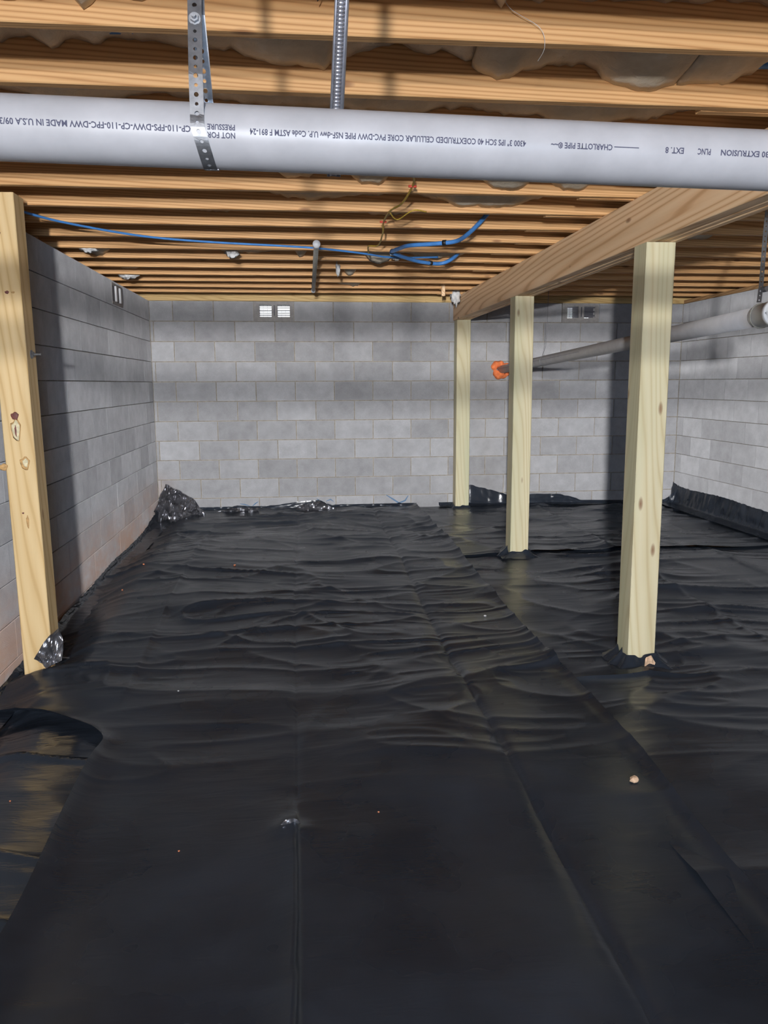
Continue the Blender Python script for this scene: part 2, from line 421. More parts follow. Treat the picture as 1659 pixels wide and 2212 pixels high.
bmesh.ops.create_cone(bm, cap_ends=True, segments=6, radius1=.014, radius2=.014, depth=.012, matrix=Matrix.Translation((-1.259, 4.02, .145)) @ Matrix.Rotation(math.pi/2, 4, 'Y'))
bmesh.ops.create_cone(bm, cap_ends=True, segments=16, radius1=.021, radius2=.021, depth=.003, matrix=Matrix.Translation((-1.264, 4.02, .145)) @ Matrix.Rotation(math.pi/2, 4, 'Y'))
bmesh.ops.create_cone(bm, cap_ends=True, segments=12, radius1=.006, radius2=.006, depth=.045, matrix=Matrix.Translation((-1.243, 4.02, .145)) @ Matrix.Rotation(math.pi/2, 4, 'Y'))
bo = bm_obj('bolt', bm, M['steel'], None); bo.parent = lp; bo.matrix_parent_inverse = Matrix.Translation(-Vector(lp.location))

# ------------------------------------------------------------------ near drain pipe with its print
R1 = .0445
PY = 1.25
def pz(x): return .3570-.0148*x
V, F = tube_geo([(x, PY, pz(x)) for x in np.linspace(-1.44, 4.14, 12)], R1, 64)
pipe1 = tag(mesh_obj('drain_pipe', V, F, M['pvc'], None, True), 'large pale grey drain pipe crossing the whole view with printed lettering', 'pipe')
def print_text(s, x_right, x_left, th0=-4, height=.0075, rows=1):
    """lettering rolled onto the pipe, upside down as the pipe lies"""
    cu = bpy.data.curves.new('printed_text', 'FONT'); cu.body = s; cu.size = 1; cu.resolution_u = 2; cu.offset = .022
    to = bpy.data.objects.new('tmp', cu); C.objects.link(to)
    bpy.context.view_layer.update()
    me = bpy.data.meshes.new_from_object(to.evaluated_get(bpy.context.evaluated_depsgraph_get()))
    bpy.data.objects.remove(to)
    co = np.array([v.co[:] for v in me.vertices]); u0, u1 = co[:, 0].min(), co[:, 0].max()
    v0, v1 = co[:, 1].min(), co[:, 1].max()
    for i, v in enumerate(me.vertices):
        u = (co[i, 0]-u0)/(u1-u0); q = (co[i, 1]-v0)/(v1-v0)-.5
        x = x_right+(x_left-x_right)*u
        th = math.radians(th0) - q*height*rows/R1
        r = R1+.00035
        v.co = (x, PY-r*math.cos(th), pz(x)+r*math.sin(th))
    me.materials.clear(); me.materials.append(M['ink'])
    o = bpy.data.objects.new('printed_text', me); C.objects.link(o); o.parent = pipe1
def X(u):
    d = camo.matrix_world.to_3x3() @ Vector((u-829.5, -(270+.042*u-1106), -1700)); return d.x*(PY-R1)/d.y
TXT = [('CP-110-FPS-DWV-CP-110-FPC-DWV MADE IN U.S.A 09/30/25 11-', 412, -60, 1), ('NOT FOR\nPRESSURE', 508, 447, 2.1),
       ('4300 3" IPS SCH 40 COEXTRUDED CELLULAR CORE PVC-DWV PIPE NSF-dwv U.P. Code ASTM F 891-24', 1136, 540, 1),
       ('———— CHARLOTTE PIPE ®~~', 1380, 1190, 1), ('EXT. 8', 1477, 1437, 1), ('PLNC', 1535, 1507, 1), ('09/25 11-30 EXTRUSION', 1720, 1557, 1)]
for s, a, b, r in TXT: print_text(s, X(a), X(b), -4.5 if r == 1 else -6, .0088, r)

# perforated strap hanger
def strap(name, path, wdir, wd, mat, label, holes=.0125, parent=None):
    """perforated band: path is a polyline, wdir the width direction; each cell carries a real round hole"""
    P = [Vector(p) for p in path]; L = [0]
    for a, b in zip(P, P[1:]): L.append(L[-1]+(b-a).length)
    wv = Vector(wdir).normalized()
    def at(s):
        s = min(max(s, 0), L[-1])
        for i in range(len(P)-1):
            if s <= L[i+1] or i == len(P)-2:
                t = (s-L[i])/(L[i+1]-L[i]); return P[i].lerp(P[i+1], t), (P[i+1]-P[i]).normalized()
    bm = bmesh.new(); n = int(L[-1]/holes); K = 12
    for c in range(n):
        s0, s1 = c*L[-1]/n, (c+1)*L[-1]/n; sm = (s0+s1)/2; hr = wd*(.17 if c % 2 else .13)
        ring_i, ring_o = [], []
        for k in range(K):
            a = 2*math.pi*(k+.5)/K; ca, sa = math.cos(a), math.sin(a)
            f = 1/max(abs(ca), abs(sa))
            for lst, (du, ds) in ((ring_i, (ca*hr, sa*hr)), (ring_o, (ca*f*wd/2, sa*f*(s1-s0)/2))):
                p, t = at(sm+ds); lst.append((p+wv*du, t))
        vs = []
        for off in (.0005, -.0005):
            for lst in (ring_i, ring_o):
                vs.append([bm.verts.new(p+wv.cross(t)*off) for p, t in lst])
        for k in range(K):
            j = (k+1) % K
            for q in ((vs[0][k], vs[0][j], vs[1][j], vs[1][k]), (vs[2][k], vs[3][k], vs[3][j], vs[2][j]), (vs[0][k], vs[2][k], vs[2][j], vs[0][j]), (vs[1][k], vs[1][j], vs[3][j], vs[3][k])):
                bm.faces.new(q)
    o = bm_obj(name, bm, mat, parent); return tag(o, label, 'hanger') if label else o
xs_ = X(427); zc = pz(xs_); rr = R1+.0012
arc = [(xs_+.012*max(0, -math.sin(a)), PY-rr*math.cos(a), zc+rr*math.sin(a)) for a in np.linspace(math.radians(20), math.radians(-95), 26)]
front = [(xs_, PY+.05, .92), (xs_, PY-.005, .60), (xs_, PY-.040, .43)]
st = strap('strap_hanger', front+arc, (1, 0, 0), .0195, M['steel'], 'perforated steel strap holding up the large grey pipe')
arc2 = [(xs_+.014, PY-rr*math.cos(a), zc+rr*math.sin(a)) for a in np.linspace(math.radians(-90), math.radians(-190), 20)]
b2 = strap('back_leg', arc2+[(xs_+.006, PY+.035, .42), (xs_+.005, PY+.012, .47), (xs_+.003, PY-.008, .52), (xs_+.002, PY+.010, .62)], (1, 0, 0), .0195, M['steel'], None, parent=st)
bm = bmesh.new()
for r, d, y in ((.0085, .002, PY-.019), (.006, .006, PY-.023), (.003, .012, PY-.027)):
    bmesh.ops.create_cone(bm, cap_ends=True, segments=6 if r == .006 else 16, radius1=r, radius2=r, depth=d, matrix=Matrix.Translation((xs_, y-.006, .507)) @ Matrix.Rotation(math.pi/2, 4, 'X'))
bm_obj('strap_bolt', bm, M['steel'], st)

# threaded hanger rod behind the pipe
rt, rb = Vector((.100, 1.20, .95)), Vector((.066, 1.36, .335))
nseg = 360
V, F = tube_geo([rt.lerp(rb, i/nseg) for i in range(nseg+1)], .006, 14, True, lambda i: .0062 if i % 3 else .0052)
rod = tag(mesh_obj('threaded_rod', V, F, M['rod'], None, False), 'threaded steel rod hanging from the joists behind the grey pipe', 'rod')
ch = [rt.lerp(rb, t)+Vector((.008, .004, 0)) for t in (0, .5, 1)]
V, F = tube_geo(ch, .0042, 8); mesh_obj('side_rail', V, F, M['rod'], rod, True)
ch = [rt.lerp(rb, t)+Vector((-.0075, .004, 0)) for t in (0, .5, 1)]
V, F = tube_geo(ch, .0026, 8); mesh_obj('side_rail', V, F, M['rod'], rod, True)

# ------------------------------------------------------------------ right drain pipe
p_near, p_far = Vector((1.93, 3.2, .270)), Vector((2.175, YB+.01, .140))
V, F = tube_geo([p_near.lerp(p_far, t) for t in np.linspace(0, 1, 8)], R1*.93, 40)
pipe2 = tag(mesh_obj('drain_pipe', V, F, M['pvc'], None, True), 'thinner pale drain pipe running through orange foam into the back wall', 'pipe')
dr = (p_near-p_far).normalized()
def along(d): return p_near + dr*d
prof = [(-.01, .044), (0, .047), (.05, .0475), (.055, .0495), (.115, .051), (.118, .054), (.135, .0545), (.14, .052), (.14, .044), (.03, .042)]
cp = tube('coupling', [along(a) for a, _ in prof], 1, M['pvcwhite'], pipe2, 48, lambda i: prof[i][1])
tube('seam_line', [p_near.lerp(p_far, t)+Vector((-.043, 0, .004)) for t in (.45, .6, .8, .98)], .0008, M['ink'], pipe2, 5)
hx = along(.02)
ring = [(hx.x+.050*math.cos(a), hx.y, hx.z+.050*math.sin(a)) for a in np.linspace(0, 2*math.pi, 28)]
s2 = strap('strap_hanger', [(1.985, 3.27, .90), (1.970, 3.26, .60), (1.962, 3.25, .40), (1.945, 3.23, .33)], (1, .1, 0), .022, M['steel'], 'steel strap dropping to the coupling of the right hand pipe', .02)
V, F = tube_geo(ring, .003, 8); mesh_obj('ring', V, F, M['darksteel'], s2, True)
bm = bmesh.new()
bmesh.ops.create_cone(bm, cap_ends=True, segments=6, radius1=.012, radius2=.012, depth=.03, matrix=Matrix.Translation((1.972, 3.235, .385)) @ Matrix.Rotation(math.pi/2, 4, 'X'))
bm_obj('nut', bm, M['steel'], s2)
pw = p_near.lerp(p_far, .66)
w3 = tube('wire_hanger', [(pw.x+.02, pw.y, JB+.01), (pw.x+.018, pw.y, .5), (pw.x+.01, pw.y, .30), (pw.x-.02, pw.y, pw.z+.045)], .0022, M['steel'], None, 6)
tag(w3, 'thin wire hanger tied round the right pipe near the far vent', 'hanger')
ring = [(pw.x+.043*math.cos(a), pw.y, pw.z+.043*math.sin(a)) for a in np.linspace(0, 2*math.pi, 24)]
V, F = tube_geo(ring, .002, 6); mesh_obj('loop', V, F, M['steel'], w3, True)
# orange foam collar at the wall
V, F = [], []; n1, n2 = 40, 14
for i in range(n1):
    a = 2*math.pi*i/n1; R = .066+.014*math.sin(2*a+2)+.006*math.sin(5*a); tr = .034+.010*math.sin(3*a+1)+.006*math.sin(9*a)
    if -.5 < a-5*math.pi/4 < 1.0: tr += .012
    for j in range(n2):
        b = 2*math.pi*j/n2; t = tr*(1+.18*vnoise(i*.8, j*.9, 3)-.09+.1*math.sin(4*b+3*a))
        V.append((2.175+(R+t*math.cos(b))*math.cos(a), YB-.015+t*.85*math.sin(b), .142+(R+t*math.cos(b))*math.sin(a)))
for i in range(n1):
    for j in range(n2):
        F.append((i*n2+j, ((i+1) % n1)*n2+j, ((i+1) % n1)*n2+(j+1) % n2, i*n2+(j+1) % n2))
tag(mesh_obj('foam_collar', V, F, M['foam'], None, True), 'bright orange foam squeezed round the pipe where it enters the wall', 'foam')

# ------------------------------------------------------------------ vents
def vent(x0, x1, label, shut=0):
    r = bpy.data.objects.new('foundation_vent', None); C.objects.link(r); r.location = ((x0+x1)/2, YB, ZT-CH/2); tag(r, label, 'vent')
    zc_ = ZT-.095; wdt = .125; hh = .06; xc = (x0+x1)/2+.008
    L_, R_ = xc-.030-wdt, xc+.030+wdt
    bm = bmesh.new(); y0, y1 = YB-.004, YB+.2; e = .0005
    box(bm, x0+e, L_, y0, y1, ZT-CH+e, ZT-.002); box(bm, R_, x1-e, y0, y1, ZT-CH+e, ZT-.002)
    box(bm, L_, R_, y0, y1, ZT-CH+e, zc_-hh); box(bm, L_, R_, y0, y1, zc_+hh, ZT-.002); box(bm, xc-.030, xc+.030, y0, y1, zc_-hh, zc_+hh)
    adopt(bm_obj('vent_block', bm, M['vent']), r)
    bm = bmesh.new(); box(bm, xc-.006, xc+.004, YB-.012, YB-.004, zc_-.05, zc_+.055, .002); adopt(bm_obj('slide_lever', bm, M['ventdark']), r)
    for s, (a, b) in enumerate(((L_, L_+wdt), (R_-wdt, R_))):
        zs = [.030, .006, -.010, -.026, -.044] if not shut else [.05, .036, .022, .008, -.006, -.02, -.034, -.048]
        for q, dz in enumerate(zs):
            hgt = (.0034 if q not in (1, 4) else .0045) if not shut else (.0058 if s == 0 else .0066)
            bm = bmesh.new()
            box(bm, a, b if not (shut and s) else b-.016*(q % 3 > 0), YB+.02, YB+.032, zc_+dz-hgt, zc_+dz+hgt, .001)
            adopt(bm_obj('louver', bm, M['ventdark']), r)
        for q in (.33, .66):
            bm = bmesh.new(); xx = a+(b-a)*q; box(bm, xx-.0012, xx+.0012, YB+.036, YB+.039, zc_-hh, zc_+hh); adopt(bm_obj('screen_bar', bm, M['ventdark']), r)
vent(*VENTS[0], 'foundation vent with two bright daylit grilles in the back wall left of the beam')
vent(*VENTS[1], 'foundation vent with two dark mostly shut grilles in the back wall right of the beam', 1)
r = bpy.data.objects.new('foundation_vent', None); C.objects.link(r); r.location = (XL, 6.93, ZT-CH/2)
tag(r, 'small vent with two upright white slats high in the left wall', 'vent')
bm = bmesh.new(); box(bm, XL-.004, XL+.004, 6.74, 7.12, ZT-.19, ZT-.02, .002); adopt(bm_obj('vent_plate', bm, M['vent']), r)
for y in (6.80, 6.955):
    bm = bmesh.new(); box(bm, XL+.004, XL+.007, y-.06, y+.02, ZT-.165, ZT-.045, .001); adopt(bm_obj('dark_slot', bm, M['ventdark']), r)
    bm = bmesh.new(); box(bm, XL+.004, XL+.022, y+.02, y+.055, ZT-.165, ZT-.042, .003); adopt(bm_obj('slat', bm, M['ventwhite']), r)

# ------------------------------------------------------------------ insulation batts in the joist bays
def batt(k, x0, x1, prof, label, yoff=0, amp=.02, part=None):
    """sagging facing between joist k and k+1; prof = [(x, z)] of the edge lying on the far joist"""
    y0 = JY[k]+.040+yoff; y1 = JY[k+1]-.004+yoff
    nx = int((x1-x0)/.02)+2; ny = 12
    xs = np.linspace(x0, x1, nx); px_ = [p[0] for p in prof]; pz_ = [p[1] for p in prof]
    V, F = [], []
    for j in range(ny):
        t = j/(ny-1)
        for x in xs:
            ze = float(np.interp(x, px_, pz_)); fine = .012*float(vnoise(x*16, k*3.3, 5)-.5)+.014*(float(ridge(x*30, k*1.7, 6))-.5)
            zb = ze+fine*t; top = min(JB+.2, max(zb+.05, .985))
            z = top+(zb-top)*t**1.3 + .012*(float(ridge(x*9+t*2, t*4+k, 7))-.5) + amp*float(vnoise(x*5, t*3+k, 2)-.5)*(1-t*.6)
            yy = y0+(y1-y0)*t
            if zb < JB-.002 and t > .6: yy -= .012*(t-.6)/.4
            V.append((x, yy, min(z, JB+.225)))
    m0 = len(V)
    V += [(x, y, min(z+.03, JB+.232)) for x, y, z in V]
    for j in range(ny-1):
        for i in range(nx-1):
            a = j*nx+i; F += [(a, a+nx, a+nx+1, a+1), (m0+a, m0+a+1, m0+a+nx+1, m0+a+nx)]
    for i in range(nx-1):
        a = (ny-1)*nx+i; F += [(a, m0+a, m0+a+1, a+1), (i, i+1, m0+i+1, m0+i)]
    for j in range(ny-1):
        a = j*nx; b = a+nx-1; F += [(a, m0+a, m0+a+nx, a+nx), (b, b+nx, m0+b+nx, m0+b)]
    o = mesh_obj('insulation_batt', V, F, M['batt'], None, True)
    return tag(o, label, 'insulation', 'insulation batts between the joists')
# bay between the two nearest lit joists: edge read off the photograph
def prof_of(pts, Y):
    out = []
    for u, v in pts:
        cx_, cy_ = u-829.5, -(v-1106)
        R = camo.matrix_world.to_3x3(); d = R @ Vector((cx_, cy_, -1700)); out.append((d.x*Y/d.y, d.z*Y/d.y))
    return out
P1 = prof_of([(-120, 95), (0, 88), (60, 82), (95, 92), (122, 112), (140, 95), (150, 82), (195, 98), (215, 103), (235, 88), (285, 88), (310, 92), (360, 98), (410, 104), (470, 104), (520, 118), (560, 132), (620, 146), (700, 146), (725, 120), (760, 122), (790, 116), (830, 104), (850, 98), (868, 92), (895, 110), (925, 118), (950, 112), (985, 120), (1020, 130)], 2.565)
P2 = prof_of([(1022, 130), (1035, 150), (1070, 156), (1110, 158), (1150, 142), (1200, 136), (1240, 128), (1270, 130), (1295, 142), (1310, 165), (1340, 182), (1390, 188), (1430, 186), (1470, 178)], 2.53)
P3 = prof_of([(1472, 178), (1500, 181), (1550, 180), (1590, 172), (1625, 158), (1680, 140), (1800, 140)], 2.53)
batt(0, P1[0][0], P1[-1][0], P1, 'ragged beige insulation in the second joist gap, left of the loose hanging bulge')
batt(0, P2[0][0]+.004, P2[-1][0]-.003, P2, 'insulation bulging pale and shiny below its joist at upper right')
batt(0, P3[0][0]+.002, 1.6, P3, 'insulation piece at the right edge beside the pale shiny bulge')
P4 = prof_of([(-100, 2), (50, -2), (120, -4), (165, 4), (180, 24), (195, 20), (215, -2), (400, -5), (830, -6), (1060, 0), (1075, 18), (1090, 24), (1100, 2), (1210, 4), (1280, 8), (1380, 2), (1440, 8), (1530, 5), (1640, 4), (1659, 30), (1720, 40)], 2.155)
P4 = [(x, z) for x, z in P4]
batt(-1, P4[0][0], 1.6, P4, 'insulation scraps at the very top edge of the view')
P5 = prof_of([(-150, 200), (0, 190), (60, 200), (110, 222), (150, 225), (260, 215), (330, 205), (450, 222), (560, 232), (760, 238), (850, 245), (905, 247), (1000, 235), (1040, 246), (1100, 250), (1180, 262), (1260, 270), (1400, 262), (1500, 240), (1560, 225), (1610, 232), (1640, 275), (1720, 280)], 2.98)
batt(1, P5[0][0], 1.62, P5, 'insulation in the third joist gap just above the large grey pipe')
def rprof(x0, x1, lo, hi, droops):
    xs = np.arange(x0, x1+.02, .02); z = lo+(hi-lo)*vnoise(xs*4.2, lo*31+len(droops), 9)
    for c, wd, d in droops: z = z-.8*d*np.exp(-np.abs((xs-c)/wd)**3)
    return list(zip(xs, z))
names = {2: 'fourth', 3: 'fifth', 4: 'sixth', 5: 'seventh', 6: 'eighth', 7: 'ninth', 8: 'tenth', 9: 'eleventh', 10: 'twelfth', 11: 'thirteenth', 12: 'fourteenth', 13: 'last'}
dro = {2: [(-.35, .05, .09), (.2, .2, .05)], 3: [(0, .12, .09), (.35, .1, .11), (1.0, .14, .11), (1.3, .12, .14)], 4: [(-.6, .3, .03), (.1, .35, .08), (1.0, .3, .10)],
       5: [(-.3, .4, .05), (.5, .2, .05)], 6: [(.3, .2, .03)], 7: [(1.2, .25, .08)], 8: [(-1.35, .1, .14), (-.35, .3, .11), (.05, .05, .13), (.6, .12, .15), (1.0, .3, .12)],
       9: [(.3, .1, .05)], 10: [(-1.3, .15, .12), (.45, .06, .13)], 11: [(-.9, .2, .05), (.1, .1, .06)], 12: [(-1.3, .2, .1), (.5, .2, .1)], 13: [(.8, .3, .1), (-.2, .3, .05)]}
for k in range(2, 14):
    batt(k, XL+.01, 1.63, rprof(XL, 1.63, .955, 1.03, dro[k]), 'insulation in the %s joist gap from the viewer, left of the beam' % names[k], amp=.015)
for k in range(3, 14):
    d = {6: [(2.6, .15, .12)], 7: [(2.55, .14, .13)], 12: [(3.6, .12, .12)]}.get(k, [(2.9, .2, .04)])
    batt(k, 1.85, XR-.01, rprof(1.85, XR, .955, 1.03, d), 'insulation in the %s joist gap from the viewer, right of the beam' % names[k], .039, .015)
# loose torn tufts
def tuft(loc, sx, sy, sz, label, mat='tuft', seed=1):
    bm = bmesh.new(); bmesh.ops.create_icosphere(bm, subdivisions=3, radius=1)
    for v in bm.verts:
        c = v.co; f = 1+1.1*(float(vnoise(c.x*3+seed, c.y*3+c.z*2.5, seed))-.5)+.5*(float(ridge(c.x*5+c.y*3, c.z*5+seed, seed))-.5); taper = .45+.55*(c.z*.5+.5)
        v.co = Vector((c.x*sx*f*taper, c.y*sy*f*taper, c.z*sz*f))
    o = bm_obj('insulation_tuft', bm, M[mat], None, True, loc); return tag(o, label, 'insulation')
tuft((1.59, 7.93, .845), .055, .03, .085, 'white fluffy tuft stuffed at the far end of the beam', seed=3)
tuft((.33, 6.268, .862), .018, .014, .04, 'small white tuft dangling right of the grey bar', seed=5)
tuft((.70, 5.62, .866), .05, .014, .025, 'white tuft beside the blue water tubes', seed=6)
tuft((-1.33, 5.50, .868), .07, .03, .018, 'white scrap on top of the left wall, nearer one', seed=7)
tuft((-1.34, 6.78, .866), .08, .04, .018, 'pale scrap on top of the left wall above the slatted vent', seed=8)
tuft((-.42, 5.62, .866), .05, .014, .022, 'pale drooping scrap left of the grey bar', seed=9)
# scraps of a torn blue sheet / tube behind the near insulation
bt = tube('blue_tube', spline([(-1.44, 2.52, .995), (-.9, 2.535, 1.004), (-.4, 2.538, 1.014), (.1, 2.52, 1.025), (.5, 2.538, 1.010), (.8, 2.538, 1.003), (1.2, 2.53, .985), (1.6, 2.53, .985)]), .011, M['blue'], None, 10)
tag(bt, 'blue tube glimpsed above the ragged insulation near the top', 'tube')

# ------------------------------------------------------------------ cables, tubes, bar under the joists
c1 = tube('blue_cable', spline([(-1.36, 4.32, .862), (-1.215, 4.552, .855), (-.89, 4.863, .848), (-.54, 5.017, .846), (-.044, 5.14, .846), (.2, 5.22, .845), (.469, 5.386, .845), (.62, 5.54, .850), (.80, 5.62, .86), (1.0, 5.66, .872)]), .0065, M['blue'], None, 8)
tag(c1, 'thin blue cable strung under the joists from the left wall', 'cable')
t1 = tube('water_tube', spline([(.63, 5.31, .848), (.66, 5.12, .838), (.70, 4.97, .832), (.844, 4.872, .828), (.957, 4.801, .832), (1.0, 4.66, .85), (1.05, 4.55, .90), (1.10, 4.50, .96)]), .0125, M['blue'], None, 12)
tag(t1, 'upper bright blue water tube curving up into the joists', 'tube')
t2 = tube('water_tube', spline([(.63, 5.33, .846), (.69, 5.39, .838), (.78, 5.50, .832), (.872, 5.593, .828), (1.019, 5.688, .832), (1.10, 5.64, .86), (1.16, 5.60, .92)]), .0125, M['blue'], None, 12)
tag(t2, 'lower bright blue water tube ending beside the beam', 'tube')
def clip(p, d, par):
    o = tube('clip', [Vector(p)-Vector(d)*.011, Vector(p)+Vector(d)*.011], .0165, M['blackp'], par, 12)
clip((.895, 4.842, .829), (.85, -.5, 0), t1); clip((.945, 5.65, .830), (.85, .5, 0), t2); clip((.635, 5.30, .848), (.1, 1, 0), t1)
yw = tube('yellow_wire', spline([(.49, 3.40, .875), (.503, 3.452, .862), (.530, 3.64, .868), (.515, 3.89, .845), (.480, 4.10, .85), (.485, 4.45, .862), (.50, 4.62, .84), (.515, 5.03, .84), (.47, 5.2, .86), (.50, 5.48, .845)]), .005, M['yellow'], None, 7)
tag(yw, 'loose yellow wire draped under the joists in the middle', 'wire')
yw2 = tube('loose_end', spline([(.48, 4.12, .85), (.53, 4.2, .83), (.60, 4.12, .86), (.68, 4.2, .87)]), .0035, M['yellow'], yw, 6)
for p in ((.530, 3.66, .866), (.482, 4.43, .862)):
    tube('wire_tie', [(p[0]-.018, p[1], p[2]), (p[0]+.018, p[1], p[2])], .006, M['redc'], yw, 6)
bar = tube('metal_bar', [(.137, 5.12, .842), (.165, 7.47, .842)], .0165, M['darksteel'], None, 14)
tag(bar, 'grey metal bar with white ends fixed under the far joists', 'bar')
tube('end_cap', [(.1365, 5.04, .845), (.1366, 5.07, .843), (.1367, 5.075, .842), (.137, 5.13, .842)], .02, M['pvcwhite'], bar, 14, lambda i: (.024, .018, .0195, .0195)[i])
tube('end_cap', [(.165, 7.42, .842), (.1655, 7.50, .842)], .0195, M['pvcwhite'], bar, 14)
tag(board('wood_scrap', 1.36, 1.395, 7.495, 7.513, .805, .965, M['beam'], None, 2, 4), 'short wood strip nailed to a joist near the beam end', 'wood')
for i, (x, y, z, lb) in enumerate([(-.15, 2.13, .955, 'thin stray wire poking down from the joist at top centre')]):
    s = tube('stray_wire', spline([(x+.25, y, z+.06), (x+.235, y-.01, z), (x+.22, y-.02, z-.03)]), .0012, M['blackp'], None, 5); tag(s, lb, 'wire')
tag(tube('string_strand', spline([(.53, 2.13, .985), (.56, 2.135, .94), (.64, 2.14, .90), (.66, 2.16, .862), (.66, 2.22, .85)]), .0007, M['tuft'], None, 5), 'pale thread hanging over the nearest joist at right', 'thread')

# ------------------------------------------------------------------ black plastic sheeting
def wrinkle(X_, Y_, seed=0):
    wx = X_+.18*vnoise(X_*1.3, Y_*2.0, 21+seed); wy = Y_+.22*vnoise(X_*1.1, Y_*1.1, 22+seed)
    mid = sstep(2.2, 3.6, Y_)
    patch = .65+.75*sstep(.25, .8, vnoise(X_*1.3, Y_*1.6, 30+seed))
    a = (ridge(wx*1.0, wy*2.6, 1+seed)**4)*.015
    b = (ridge(wx*1.5+wy*1.2, wy*4.2, 2+seed)**5)*.011
    b2 = (ridge(wx*1.3-wy*1.6, wy*4.0, 6+seed)**5)*.010
    c = (ridge(wx*3.5, wy*13, 3+seed)**3)*.0028*patch
    big = (vnoise(X_*1.1, Y_*1.0, 4+seed)-.5)*.035 + (vnoise(X_*2.1, Y_*2.4, 5+seed)-.5)*.022
    near = (ridge(wx*1.0+.5*wy, wy*1.1, 8+seed)**7)*.014
    return big + mid*(a+b+b2+c)*patch + (1-mid)*(near+.22*a+.12*b)
def sheet(xl, xr, yl, yh, lift, label, creases=(), dx=.015, seed=0, lifts=(), mat='poly'):
    """wrinkled film between the curves x = xl(Y), xr(Y) (or y = yl, yh numbers)"""
    ys = [yl]; y = yl
    while y < yh-.01:
        y += .05 if y < .9 else (.0125 if y < 5.5 else .016)
        ys.append(min(y, yh))
    ys = np.array(ys); XLf, XRf = xl(ys), xr(ys)
    nx = int(np.max(XRf-XLf)/dx)+1; t = np.linspace(0, 1, nx)
    X_ = XLf[:, None]+(XRf-XLf)[:, None]*t[None, :]; Y_ = np.repeat(ys[:, None], nx, 1)
    damp = 1-.75*sstep(.12, 0, YB-Y_)
    Z = zbase(X_, Y_)+lift+wrinkle(X_, Y_, seed)*damp
    for cx, amp, wl, wr_, ya, yb in creases:
        d = X_-cx-.010*np.sin(Y_*1.1+cx*9)*sstep(2.5, 4, Y_)
        prof = np.where(d < 0, np.exp(d/wl), np.exp(-d/wr_))
        Z = Z+amp*prof*sstep(ya-.4, ya, Y_)*(1-sstep(yb, yb+.4, Y_))*(.75+.5*vnoise(Y_*3, Y_*0, int(cx*10)+50))
    for f in lifts: Z = Z+f(X_, Y_)
    ny = len(ys); co = np.stack([X_, Y_, Z], -1).reshape(-1, 3)
    idx = np.arange(nx*ny).reshape(ny, nx)
    q = np.stack([idx[:-1, :-1], idx[:-1, 1:], idx[1:, 1:], idx[1:, :-1]], -1).reshape(-1, 4)
    me = bpy.data.meshes.new('plastic_sheet'); me.vertices.add(len(co)); me.vertices.foreach_set('co', co.ravel())
    me.loops.add(q.size); me.loops.foreach_set('vertex_index', q.ravel())
    me.polygons.add(len(q)); me.polygons.foreach_set('loop_start', np.arange(len(q))*4); me.polygons.foreach_set('use_smooth', np.ones(len(q), bool))
    me.update(calc_edges=True); me.materials.append(M[mat])
    o = bpy.data.objects.new('plastic_sheet', me); C.objects.link(o)
    return tag(o, label, 'plastic sheet')
def cst(v, a=0, s=30): return lambda Y: v+a*(vnoise(Y*1.6, Y*0, s)-.5)*2+a*.4*(vnoise(Y*7, Y*0, s+1)-.5)
def ledge(xf, h, w): return lambda X_, Y_: h*np.exp(-np.abs(X_-xf(Y_))/w)
xB = cst(1.262, .028, 31)
xD = lambda Y: -.79+.012*np.sin(Y*4)-(XL*-1-.79-.035)*sstep(3.02, 3.62, Y)
PX = [1.633, 1.648]
def bump_at(x, y, h, r): return lambda X_, Y_: h*np.exp(-(((X_-x)**2+(Y_-y)**2)/r**2))
mainS = sheet(xD, xB, -2, YB-.012, .0, 'wide central black plastic sheet with long fold lines running to the far wall',
    [(-.035, .032, .09, .005, -2, 2.2), (-.035, -.009, .02, .02, 2.6, 8.0), (.765, -.016, .03, .012, -2, 8.3), (-.82, .010, .05, .012, 3.7, 7.4)],
    lifts=(ledge(xB, .026, .04), lambda X_, Y_: .042*np.exp(-np.abs(X_-xD(Y_))/.045)*(1-sstep(3.3, 3.8, Y_))*(.5+vnoise(Y_*2.6, Y_*0, 77)), bump_at(-.05, 2.34, .016, .05), bump_at(-1.33, 3.80, .06, .16)), dx=.010)
leftS = sheet(cst(XL+.03), cst(-.62), -2, 3.72, -.024, 'crinkled glossy black plastic strip in the near left corner below the yellow post', seed=0, mat='polygloss', lifts=(lambda X_, Y_: .018*ridge(X_*2.2, Y_*6.5+X_*2, 91)**5, bump_at(-1.33, 3.80, .06, .16)))
farR = sheet(cst(1.12), cst(XR-.03), 6.03, YB-.012, -.014, 'black plastic sheet in the far right bay behind the middle post', seed=5,
    lifts=(lambda X_, Y_: .007*np.exp(-(Y_-6.03)/.05), ), creases=[(2.55, .012, .04, .02, 6, 8.2)])
midR = sheet(cst(1.12), cst(XR-.03), 3.42, 6.10, -.026, 'black plastic sheet between the nearest and the middle post on the right', seed=5,
    creases=[(2.55, .014, .04, .02, 3.4, 6.1), (3.35, .012, .02, .04, 3.4, 6.1)], dx=.018)
nearR = sheet(cst(1.12), cst(XR-.03), -2, 3.47, -.012, 'black plastic sheet at the near right with a small tan stone on it', seed=5,
    lifts=(lambda X_, Y_: .016*np.exp(-(3.47-Y_)/.05), ), dx=.018)

